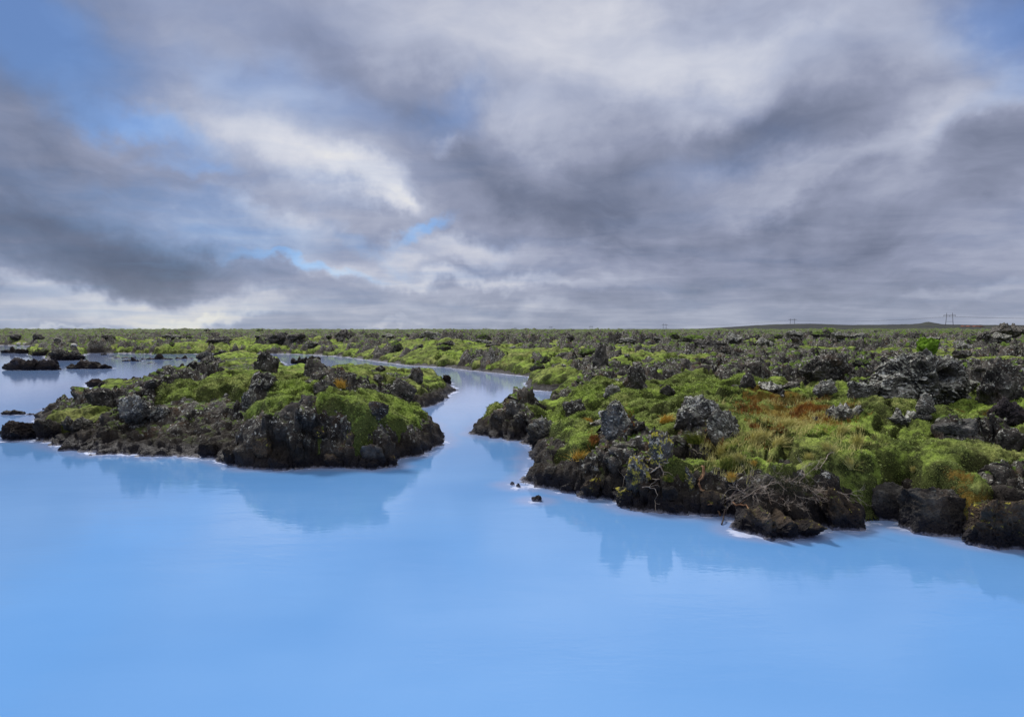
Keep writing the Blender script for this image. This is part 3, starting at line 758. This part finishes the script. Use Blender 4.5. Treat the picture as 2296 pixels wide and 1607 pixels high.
# ---------------------------------------------------------------- plants
def blades(roots, dirs, lens, wid, bend, seg=3):
    """curved tapering blades as one triangle/quad soup"""
    roots = np.asarray(roots, F32); dirs = np.asarray(dirs, F32); n = len(roots)
    sidev = np.cross(dirs, np.array([0, 0, 1], F32)); l = np.linalg.norm(sidev, axis=1)[:, None]
    rnd = rng.normal(size=(n, 3)); sidev = np.where(l > .05, sidev/np.maximum(l, .05), 0)+.6*rnd; sidev /= np.linalg.norm(sidev, axis=1)[:, None]
    out = dirs.copy(); out[:, 2] = 0
    pts = []
    for k in range(seg+1):
        t = k/seg
        c = roots + dirs*(lens*t)[:, None] + (out*(lens*bend*t*t)[:, None]) - np.array([0, 0, 1])*(lens*bend*.6*t*t)[:, None]
        w = wid*(1-t)*.5
        pts += [c - sidev*w[:, None], c + sidev*w[:, None]]
    co = np.stack(pts, 1).reshape(-1, 3); per = 2*(seg+1)
    b = np.arange(n)[:, None]*per; qs = []
    for k in range(seg):
        qs.append(np.concatenate([b+2*k, b+2*k+1, b+2*k+3, b+2*k+2], 1))
    return co, np.concatenate(qs)
def dome_dirs(n, spread):
    a = rng.uniform(0, 2*np.pi, n); t = np.abs(rng.normal(0, spread, n))
    return np.stack([np.sin(t)*np.cos(a), np.sin(t)*np.sin(a), np.cos(t)], 1)
tufts = [  # px, py(base), width px, height px, material, label
 (1297,1032,42,30,M_ORANGE,'round orange grass tuft on moss near the right bank corner'),
 (765,868,34,24,M_ORANGE,'orange-yellow grass tuft on the island top'),
 (1492,945,44,22,M_ORANGE,'pale orange grass tuft between green moss and hollowed crag'),
 (1322,945,22,14,M_ORANGE,'small orange tuft on moss left of the blocky boulder'),
 (1885,975,26,34,M_GRASS,'tall blond grass tuft beside red heather'),
 (1860,1012,38,30,M_GRASS,'wide blond tuft on the mossy hump, right bank'),
 (1815,1028,32,20,M_GRASS,'flattened blond tuft left of the wide tuft'),
 (1925,1000,28,36,M_GRASS,'yellow tuft with red tips right of the wide tuft'),
 (1908,1048,22,30,M_GRASS,'thin yellow tuft on the moss lip above the shrub'),
 (1742,1000,32,34,M_GRASS,'yellow grass at the left foot of the mossy hump'),
 (1660,1030,30,24,M_GRASS,'straw tuft in the grass above the roots'),
 (1618,1020,26,28,M_GRASS,'straw tuft left in the grass above the roots'),
 (1640,1075,24,24,M_ORANGE,'ochre tuft hanging over the dark bank'),
 (1692,1040,16,14,M_ORANGE,'tiny orange tuft on the dark bank left of the shrub'),
 (1500,1075,40,14,M_GREENG,'yellow-green tuft above the pointed grey stone'),
 (2050,1055,18,16,M_GRASS,'little yellow tuft on the far right moss lip'),
 (1560,990,60,30,M_GREENG,'loose green grass right of the lichened crag'),
 (1640,1045,90,34,M_GREENG,'broad green grass clump above the hanging roots'),
 (1700,985,60,30,M_GRASS,'blond grass in the red heather, left part'),
 (1760,955,60,26,M_GRASS,'blond grass in the red heather, right part'),
]
for (px, py, w, h, m_, lab) in tufts:
    p, nn, l = hit(px, py)
    if p is None: continue
    s = p.y/FPX; W = w*s; Hh = h*s*1.35; n = int(80 + w*4)
    a = rng.uniform(0, 2*np.pi, n); r_ = np.sqrt(rng.uniform(0, 1, n))*W*.30
    root = np.stack([r_*np.cos(a), r_*np.sin(a)*.7, np.full(n, -.02)], 1)
    dr = dome_dirs(n, .36)+np.array([random.uniform(-.35, .35), -.1, 0]); dr /= np.linalg.norm(dr, axis=1)[:, None]
    co, qd = blades(root, dr, Hh*rng.uniform(.5, 1.15, n), .008+.004*rng.random(n), .4)
    o = mesh_np('grass_tuft', co, qd, None, True, m_); o.location = p
    tag(o, lab, 'grass tuft', 'dry grass tufts')
# heather carpets: innumerable sprigs
pts = []
for (px, py, hw, hh, a) in RUST:
    if py < 880 or px > 2200: continue
    for _ in range(int(hw*hh*.42)):
        x = px+random.gauss(0, .55)*hw; y = py+random.gauss(0, .55)*hh
        if x < 60 or x > 2296: continue
        p, nn, l = hit(x, y)
        if l and p.z > .4 and fbm2(np.array([p.x*2.2], F32), np.array([p.y*2.2], F32), 2, 33)[0] > .06: pts.append(p[:])
pts = np.array(pts); k = 5
root = np.repeat(pts, k, 0) + rng.normal(0, .012, (len(pts)*k, 3))*[1, 1, .2]
co, qd = blades(root, dome_dirs(len(root), .45), rng.uniform(.03, .085, len(root)), rng.uniform(.005, .011, len(root)), .2, 2)
o = mesh_np('heather', co, qd, None, True, M_HEATH); tag(o, 'rust red heather sprigs in the moss of the right bank', kind='stuff')
gp = []
for (px, py, hw, hh, a_) in [(1700,955,90,26,1),(1690,990,70,26,1),(1640,1040,70,26,1),(1800,960,60,20,1),(1610,1000,50,24,1),(1780,905,120,10,1),(1900,990,50,30,.6),(1860,930,60,14,.6)]:
    for _ in range(int(70*a_)):
        x_ = px+random.gauss(0, .5)*hw; y_ = py+random.gauss(0, .5)*hh; p, nn, l = hit(x_, y_)
        if l and p.z > .35: gp.append(p[:])
gp = np.array(gp); k = 9
root = np.repeat(gp, k, 0) + rng.normal(0, .02, (len(gp)*k, 3))*[1, 1, .1]
co, qd = blades(root, dome_dirs(len(root), .35)+np.array([.15, 0, 0]), rng.uniform(.05, .15, len(root)), rng.uniform(.004, .007, len(root)), .35, 3)
o = mesh_np('dry_grass', co, qd, None, True, M_GRASS); tag(o, 'thin golden grass through the heather of the right bank', kind='stuff')
# short stalks over near moss
def scatter(objs_sel, ymax, n, xmin, mult=1):
    sel = (MZ-RZ > .01) & (MZ > .3) & (RR < ymax) & (X > xmin if xmin is not None else True)
    ii = np.flatnonzero(sel.ravel()); w = (RR.ravel()[ii])**2.0; w = w/w.sum()
    k = rng.choice(ii, n, p=w); return k
k = scatter(None, 15, 210000, None)
root = landM[k] + rng.normal(0, .012, (len(k), 3))*[1, 1, 0] - [0, 0, .004]
nn = MN.reshape(-1, 3)[k]
dr = nn*.8 + rng.normal(0, .55, (len(k), 3)); dr /= np.linalg.norm(dr, axis=1)[:, None]
L = rng.uniform(.014, .034, len(k))*(landM[k][:, 1]/10).clip(.7, 1.5)
co, qd = blades(root, dr, L, L*.42, .2, 1)
o = mesh_np('moss_sprigs', co, qd, None, False, M_SPRIG, attrs={'rust': np.repeat(rust.ravel()[k], 4)}); tag(o, 'fuzz of moss shoots on the nearest cushions', kind='stuff')

# twigs and roots
def tube(path, r0, r1, sides=5):
    P = np.array(path, F32); n = len(P); T = np.gradient(P, axis=0); T /= np.linalg.norm(T, axis=1)[:, None]+1e-9
    up = np.array([.3, .2, .93], F32); a = np.cross(T, up); a /= np.linalg.norm(a, axis=1)[:, None]+1e-9; b = np.cross(T, a)
    rad = np.linspace(r0, r1, n); th = np.arange(sides)*2*np.pi/sides
    co = (P[:, None, :] + rad[:, None, None]*(a[:, None, :]*np.cos(th)[None, :, None] + b[:, None, :]*np.sin(th)[None, :, None])).reshape(-1, 3)
    i = np.arange(n-1)[:, None]*sides; j = np.arange(sides)[None, :]; j2 = (j+1) % sides
    return co, np.stack([i+j, i+j2, i+sides+j2, i+sides+j], -1).reshape(-1, 4)
def join(parts):
    co = []; qd = []; b = 0
    for c, q_ in parts:
        co.append(c); qd.append(q_+b); b += len(c)
    return np.concatenate(co), np.concatenate(qd)
def wig(p, d, L, n, jit, droop=0.0):
    p = np.array(p, float); d = np.array(d, float); d /= np.linalg.norm(d); out = [p.copy()]
    for i in range(n):
        d = d + rng.normal(0, jit, 3); d[2] -= droop; d /= np.linalg.norm(d); p = p + d*L/n; out.append(p.copy())
    return out
def branch(p, d, L, r, depth, parts, jit=.22, droop=0.0):
    path = wig(p, d, L, 7, jit, droop); parts.append(tube(path, r, r*.45))
    if depth > 0:
        for k_ in range(random.randint(3, 5)):
            i = random.randint(2, 6); a = np.array(path[i]); dd = np.array(path[min(i+1, 7)])-np.array(path[i-1])
            dd = dd/np.linalg.norm(dd) + rng.normal(0, .6, 3); branch(a, dd, L*random.uniform(.35, .6), r*.62, depth-1, parts, jit, droop)
# the big bare shrub on the bank: crown of dead branches
p, nn, l = hit(1765, 1090)
base = Vector((p.x, p.y-.02, p.z+.02)); sh_o = empty('bare_shrub', base)
tag(sh_o, 'sprawling leafless shrub with bleached twigs hanging over the dark right bank', 'shrub')
s = base.y/FPX
spec = [(-120, 0, 0), (-105, 45, 0), (-80, 75, 0), (-50, 60, 0), (-20, 75, 0), (25, 60, 0), (50, 40, 0), (120, -10, 0), (110, 10, 0), (-70, -25, 0), (15, -35, 0), (100, 25, 0), (-100, 20, 0), (70, -25, 0)]
for (dx, dy, _) in spec:
    parts = []; d = np.array([dx*s, -.12-.1*random.random(), -dy*s*.8]); L = np.linalg.norm(d)*random.uniform(.8, 1.05)
    branch((random.uniform(-.06, .06), 0, random.uniform(-.04, .04)), d, L, .0032, 3, parts, .24, .0)
    co, qd = join(parts); mesh_np('branch', co, qd, None, True, M_TWIG, sh_o)
n = 2600; a = rng.normal(0, 1, (n, 3))*[.13, .07, .06]+[-.02, -.02, .0]
co, qd = blades(a, dome_dirs(n, .9), rng.uniform(.02, .06, n), np.full(n, .005), .1, 1)
mesh_np('foliage', co, qd, None, True, M_NEEDLE, sh_o)
# px paths of roots and dead sticks lying against the bank
def laid(path, off=.03):
    out = []; last = None
    for (x, y) in path:
        q_, nn_, l_ = hit(x, y)
        out.append(np.array(q_[:]))
    ys = [q_[1] for q_ in out]; m = min(ys)
    res = []
    for (x, y), q_ in zip(path, out):
        yy = .5*q_[1] + .5*np.mean(ys); d = ray(x, y); t = (yy-off)/d[1]; t = min(t, (q_[1]-off)/d[1])
        res.append(np.array([0, 0, CAMH])+d*t)
    # densify with wobble
    dn = []
    for a_, b_ in zip(res[:-1], res[1:]):
        for t in (0, .33, .66): dn.append(a_*(1-t)+b_*t+rng.normal(0, .011, 3))
    dn.append(res[-1]); return dn
sticks = [
 ([(1578,1040),(1575,1070),(1570,1095),(1585,1115),(1600,1130),(1615,1155)], .016, .010, M_ROOT, 'thick orange-brown root hanging down the bank to the water', 'root'),
 ([(1660,1080),(1648,1105),(1632,1120),(1625,1145),(1618,1175)], .014, .008, M_DROOT, 'forked dark root right of the orange-brown one', 'root'),
 ([(1690,1090),(1665,1100),(1640,1115)], .010, .005, M_DROOT, 'short dark root branch beside the forked root', 'root'),
 ([(1640,1125),(1668,1130),(1685,1142)], .011, .006, M_ROOT, 'light brown root stub right of the forked root', 'root'),
 ([(1430,1060),(1450,1062),(1470,1052),(1485,1040),(1500,1036)], .010, .005, M_TWIG, 'pale curved stick crossing the yellow lichened rock', 'stick'),
 ([(1450,1030),(1470,1024),(1480,1045),(1488,1060),(1478,1075),(1462,1073)], .009, .006, M_TWIG, 'bleached hooked stick right of the yellow lichened rock', 'stick'),
 ([(1415,1052),(1400,1070),(1392,1100)], .005, .002, M_TWIG, 'thin bowed stem hanging from the yellow lichened rock', 'stick'),
 ([(1545,985),(1550,1000),(1560,1012),(1575,1018)], .008, .004, M_TWIG, 'short grey stick in the gap right of the lichened crag', 'stick'),
 ([(1440,1092),(1455,1090),(1470,1094),(1468,1120),(1470,1145)], .006, .003, M_TWIG, 'fine hanging twig above the water, left of the pointed stone', 'stick'),
 ([(1870,1010),(1850,1030),(1838,1050)], .005, .003, M_TWIG, 'straight twig sticking up above the shrub', 'stick'),
 ([(1700,990),(1712,975),(1740,965),(1755,950)], .004, .002, M_HEATH, 'red leafless twig beside the mossy hump', 'stick'),
]
for (pth, r0, r1, m_, lab, cat) in sticks:
    P = laid(pth); parts = [tube(P, r0, r1, 6)]
    for k_ in range(3):
        i = random.randrange(2, len(P)-1); parts.append(tube(wig(P[i], (P[i]-P[i-1])/(np.linalg.norm(P[i]-P[i-1])+1e-6)+rng.normal(0, .8, 3), .12, 5, .3), r1*.8, r1*.3, 4))
    co, qd = join(parts); c0 = co[0].copy(); o = mesh_np(cat, co-c0, qd, None, True, m_); o.location = c0
    tag(o, lab, cat, 'dead roots and sticks on the right bank')

# ---------------------------------------------------------------- pylons and cables
def box(c, sx, sy, sz):
    v = np.array([[x, y, z] for z in (-.5, .5) for y in (-.5, .5) for x in (-.5, .5)])*[sx, sy, sz]+c
    return v, np.array([[0, 2, 3, 1], [4, 5, 7, 6], [0, 1, 5, 4], [2, 6, 7, 3], [0, 4, 6, 2], [1, 3, 7, 5]])
pyl = [(2127.5,701,930),(1776,713.6,1445),(1490,724.8,2000),(1325,730,2600),(1235,731.4,3100),(1155,734,3700),(1090,734.7,4200),(1055,738,4700)]
pn = ['nearest power pylon, standing before the hills at the right', 'second power pylon, left of the nearest one, before the hill', 'third power pylon, at the left foot of the hills',
      'fourth power pylon on the skyline, legs sunk behind the lava', 'fifth power pylon on the middle skyline', 'sixth, faint power pylon on the middle skyline', 'seventh, very faint power pylon above the channel', 'farthest and faintest power pylon of the line']
cab = []
for i, (px, pt, d) in enumerate(pyl):
    x = (px-CX)/FPX*d; top = CAMH + (YH-pt)/FPX*d
    gz = float(farz(np.array([x]), np.array([float(d)]))[0])
    H = max(top-gz, 10); th = .48 + d/8000
    e = empty('power_pylon', (x, d, gz-.3)); e.rotation_euler = (0, 0, math.radians(-8)); tag(e, pn[i], 'pylon', 'power pylons on the horizon')
    for sgn in (-1, 1):
        co, qd = tube([(sgn*4.9, 0, 0), (sgn*4.2, 0, H*.5), (sgn*3.6, 0, H)], th*.62, th*.45, 6); mesh_np('leg', co, qd, None, True, M_STEEL, e)
    co, qd = box((0, 0, H*.81), 15.5, th, th*1.1); mesh_np('crossarm', co, qd, None, False, M_STEEL, e)
    co, qd = box((0, 0, H*.34), 9.0, th*.5, th*.5); mesh_np('brace', co, qd, None, False, M_STEEL, e)
    for xx in (-7.3, 0, 7.3):
        co, qd = tube([(xx, 0, H*.805), (xx, 0, H*.77), (xx, 0, H*.72)], .16, .16, 5); mesh_np('insulator', co, qd, None, True, M_STEEL, e)
    cab.append((x, d, gz-.3+H*.72))
first = (cab[0][0]+260, cab[0][1]-240, cab[0][2]-2)
for xx, nm in ((-7.3, 'left'), (0, 'middle'), (7.3, 'right')):
    P = []
    pts_ = [first]+cab[:3]
    for a_, b_ in zip(pts_[:-1], pts_[1:]):
        for t in np.linspace(0, 1, 14, endpoint=False):
            P.append((a_[0]*(1-t)+b_[0]*t+xx, a_[1]*(1-t)+b_[1]*t, a_[2]*(1-t)+b_[2]*t - 18*t*(1-t)))
    P.append((pts_[-1][0]+xx, pts_[-1][1], pts_[-1][2]))
    co, qd = tube(P, .05, .05, 4); c0 = co[0].copy(); o = mesh_np('power_cable', co-c0, qd, None, True, M_STEEL); o.location = c0
    tag(o, nm + ' cable of the power line strung between the pylons', 'cable', 'power line cables')
# red scoria heap
x = (2180-CX)/FPX*760; gz = float(farz(np.array([x]), np.array([760.]))[0])
co, f = rock_co(4, 26, 8, 1.6, 5, .1, .7); o = mesh_np('gravel_heap', co, None, f, True, M_RED); o.location = (x, 760, gz+.3); tag(o, 'long red gravel heap near the horizon below the nearest pylon', 'gravel heap')

# ---------------------------------------------------------------- sky
SUN_AZ = math.radians(-38); SUN_EL = math.radians(46)
w = bpy.data.worlds.new("World"); scn.world = w; w.use_nodes = True
nt = w.node_tree; nt.nodes.clear(); N = NT(nt)
tc = N.n('ShaderNodeTexCoord').outputs['Generated']
sp = N.n('ShaderNodeSeparateXYZ'); nt.links.new(tc, sp.inputs[0]); dx, dy, dz = sp.outputs
azn = N.math('ARCTAN2', dx, dy); eln = N.math('ARCSINE', dz)
cb = N.n('ShaderNodeCombineXYZ'); nt.links.new(azn, cb.inputs[0]); nt.links.new(eln, cb.inputs[1])
ang = cb.outputs[0]
# a flat cloud deck seen in perspective
den = N.math('ADD', N.math('MAXIMUM', dz, 0.0), .085)
cp = N.n('ShaderNodeCombineXYZ'); nt.links.new(N.math('DIVIDE', dx, den), cp.inputs[0]); nt.links.new(N.math('DIVIDE', dy, den), cp.inputs[1])
deck = cp.outputs[0]
wv = N.vec('SCALE', N.vec('SUBTRACT', N.noise(deck, .9, 3, .5, out=1), (.5, .5, .5))); wv.node.inputs[3].default_value = 1.0
d2 = N.vec('ADD', deck, wv)
f1 = N.noise(N.vec('MULTIPLY', d2, (.85, 1.0, 1)), .95, 5, .54)
wq = N.vec('SCALE', N.vec('SUBTRACT', N.noise(ang, 3.0, 4, .55, out=1), (.5, .5, .5))); wq.node.inputs[3].default_value = .25
f2 = N.noise(N.vec('MULTIPLY', N.vec('ADD', ang, wq), (1.0, 2.3, 1)), 5.5, 8, .55)
wa_ = N.vec('SCALE', N.vec('SUBTRACT', N.noise(ang, 6.0, 5, .6, out=1), (.5, .5, .5))); wa_.node.inputs[3].default_value = .16
angw = N.vec('ADD', ang, wa_)
def px2ang(px, py):
    d = ray(px, py); d = d/np.linalg.norm(d); return math.atan2(d[0], d[1]), math.asin(d[2])
def blob(acc, px, py, rx, ry, rot, amp):
    a, e = px2ang(px, py)
    mp = N.n('ShaderNodeMapping', vector_type='TEXTURE'); nt.links.new(angw, mp.inputs[0])
    mp.inputs['Location'].default_value = (a, e, 0); mp.inputs['Rotation'].default_value = (0, 0, math.radians(rot)); mp.inputs['Scale'].default_value = (rx/FPX*1.5, ry/FPX*1.5, 1)
    ln = N.n('ShaderNodeVectorMath', operation='LENGTH'); nt.links.new(mp.outputs[0], ln.inputs[0])
    v = N.rng(ln.outputs['Value'], 1.0, 0.0)
    return N.math('MULTIPLY_ADD', v, amp, acc)
LUM = [(20,60,300,150,-20,-.50),(2300,50,150,120,-20,-.35), # px py rx ry rot amp
 (110,480,330,120,-10,-.38),(330,560,360,75,-6,-.28),(60,330,240,60,-15,-.15),(1750,40,200,30,0,-.1),(60,620,220,60,0,-.18),(120,250,240,60,-15,-.05),(160,350,230,60,-20,-.02),
 (1180,440,300,90,-6,-.22),(1600,330,330,60,8,-.34),(1330,500,330,70,-4,-.22),(1900,420,140,45,30,-.26),(1780,545,250,50,0,-.26),(2260,330,130,90,35,-.30),
 (1000,290,160,70,-20,-.20),(820,150,240,50,-15,-.12),(1450,250,160,50,20,-.10),(2000,600,330,60,0,-.18),(1500,640,330,40,0,-.12),(2100,690,300,30,0,-.10),(2050,470,300,50,5,-.12),
 (640,345,260,60,-14,.34),(850,430,150,40,-28,.26),(900,475,60,22,-20,.30),(640,500,200,26,-10,.22),(640,555,260,32,-8,.24),(1000,572,150,28,0,.34),(870,610,300,22,-4,.20),
 (1250,80,430,140,-5,.32),(1650,150,330,90,10,.18),(1700,60,400,80,0,.12),(2140,120,130,60,0,.26),(2030,320,330,50,20,.20),(2250,230,150,40,25,.14),
 (340,690,300,40,0,.55),(470,712,120,12,0,.40),(870,723,90,7,0,.18),(1130,622,240,18,2,.26),(1100,690,240,20,0,.16),(992,325,40,22,20,.25),
 (1190,270,80,60,-30,.14),(200,660,200,14,0,.20),(60,738,140,5,0,.4),(2130,728,70,6,0,.3),(2170,640,150,14,0,.14),(460,150,330,60,-15,.04),(560,230,200,50,-15,.06)]
BLU = [(10,40,240,100,-20,1.1),(345,295,140,34,-22,.8),(430,390,90,18,-8,.5),(400,485,280,60,-8,.42),(968,532,60,14,25,1.0),(700,588,170,12,-8,.85),(1010,262,100,50,30,.42),
       (2300,60,130,110,-20,.7),(600,190,300,60,-12,.25),(1120,560,60,20,0,.2),(1580,370,200,40,8,.2),(860,560,160,18,-30,.3),(2240,230,120,30,30,.3)]
lum = N.math('MULTIPLY_ADD', N.math('SUBTRACT', f1, .5), .62, .515)
lum = N.math('MULTIPLY_ADD', N.math('SUBTRACT', f2, .5), N.rng(dz, .08, .45, .70, .34), lum)
for b_ in LUM: lum = blob(lum, *b_[:5], b_[5]*.78)
# overhead, out of the picture, the deck is brightened to raise the light below
lum = N.math('ADD', lum, N.rng(dz, .46, .85, 0, .55))
blu = 0.0
for b_ in BLU: blu = blob(blu, *b_)
blu = N.math('ADD', blu, N.math('MULTIPLY', N.math('SUBTRACT', f1, .5), -1.2))
blu = N.math('ADD', blu, N.rng(azn, .1, -.6, .10, .30))
blu = N.rng(blu, .0, 1.35)
cr = N.n('ShaderNodeValToRGB'); nt.links.new(N.math('MULTIPLY', lum, .8), cr.inputs[0])
def L8(r, g, b): return tuple(((c/255+.055)/1.055)**2.4 if c > 10 else c/3294 for c in (r, g, b))+(1,)
els = cr.color_ramp.elements
stops = [(0.0, (90, 97, 117)), (.18, (114, 122, 145)), (.36, (146, 153, 177)), (.52, (178, 184, 204)), (.68, (214, 216, 226)), (.86, (250, 246, 236)), (1.0, (255, 255, 255))]
els[0].position, els[0].color = 0, L8(*stops[0][1]); els[1].position, els[1].color = 1, L8(*stops[-1][1])
for ps, c in stops[1:-1]:
    e_ = els.new(ps); e_.color = L8(*c)
cloud = N.vec('SCALE', cr.outputs[0]); cloud.node.inputs[3].default_value = 10.0
sky = N.n('ShaderNodeTexSky', sky_type='NISHITA'); sky.sun_disc = False; sky.sun_elevation = SUN_EL; sky.sun_rotation = SUN_AZ
sky.air_density = 1.3; sky.dust_density = .4; sky.ozone_density = 2.0
br = N.n('ShaderNodeValToRGB'); nt.links.new(N.math('MULTIPLY', lum, .8), br.inputs[0]); be = br.color_ramp.elements
be[0].position, be[0].color = .10, L8(78, 108, 176); be[1].position, be[1].color = .80, L8(215, 236, 252)
for ps, c in ((.34, (104, 142, 212)), (.55, (146, 186, 244))): e_ = be.new(ps); e_.color = L8(*c)
bl = N.vec('SCALE', br.outputs[0]); bl.node.inputs[3].default_value = 10.0
skyc = N.mix(.85, N.mix(1.0, sky.outputs[0], (1.2, 1.6, 1.7), 'MULTIPLY'), bl)
fin = N.mix(N.math('MULTIPLY', blu, .85), cloud, skyc)
# thin pale air low down
low = N.rng(dz, 0.0, .10, .35, 0)
fin = N.mix(low, fin, (3.4, 3.8, 4.4))
bg = N.n('ShaderNodeBackground'); nt.links.new(fin, bg.inputs[0]); bg.inputs[1].default_value = .1
wo = N.n('ShaderNodeOutputWorld'); nt.links.new(bg.outputs[0], wo.inputs[0])

sun = bpy.data.lights.new('Sun', 'SUN'); sun.energy = 2.6; sun.angle = math.radians(10); sun.color = (1.0, .96, .90)
so = bpy.data.objects.new('Sun', sun); COL.objects.link(so)
sd_ = Vector((math.sin(SUN_AZ)*math.cos(SUN_EL), math.cos(SUN_AZ)*math.cos(SUN_EL), math.sin(SUN_EL)))
so.rotation_euler = sd_.to_track_quat('Z', 'Y').to_euler()

scn.view_settings.view_transform = 'Standard'; scn.view_settings.look = 'None'
scn.view_settings.exposure = 0.0; scn.view_settings.gamma = 1.0
scn.cycles.max_bounces = 5; scn.cycles.diffuse_bounces = 3; scn.cycles.glossy_bounces = 2
scn.cycles.use_denoising = True
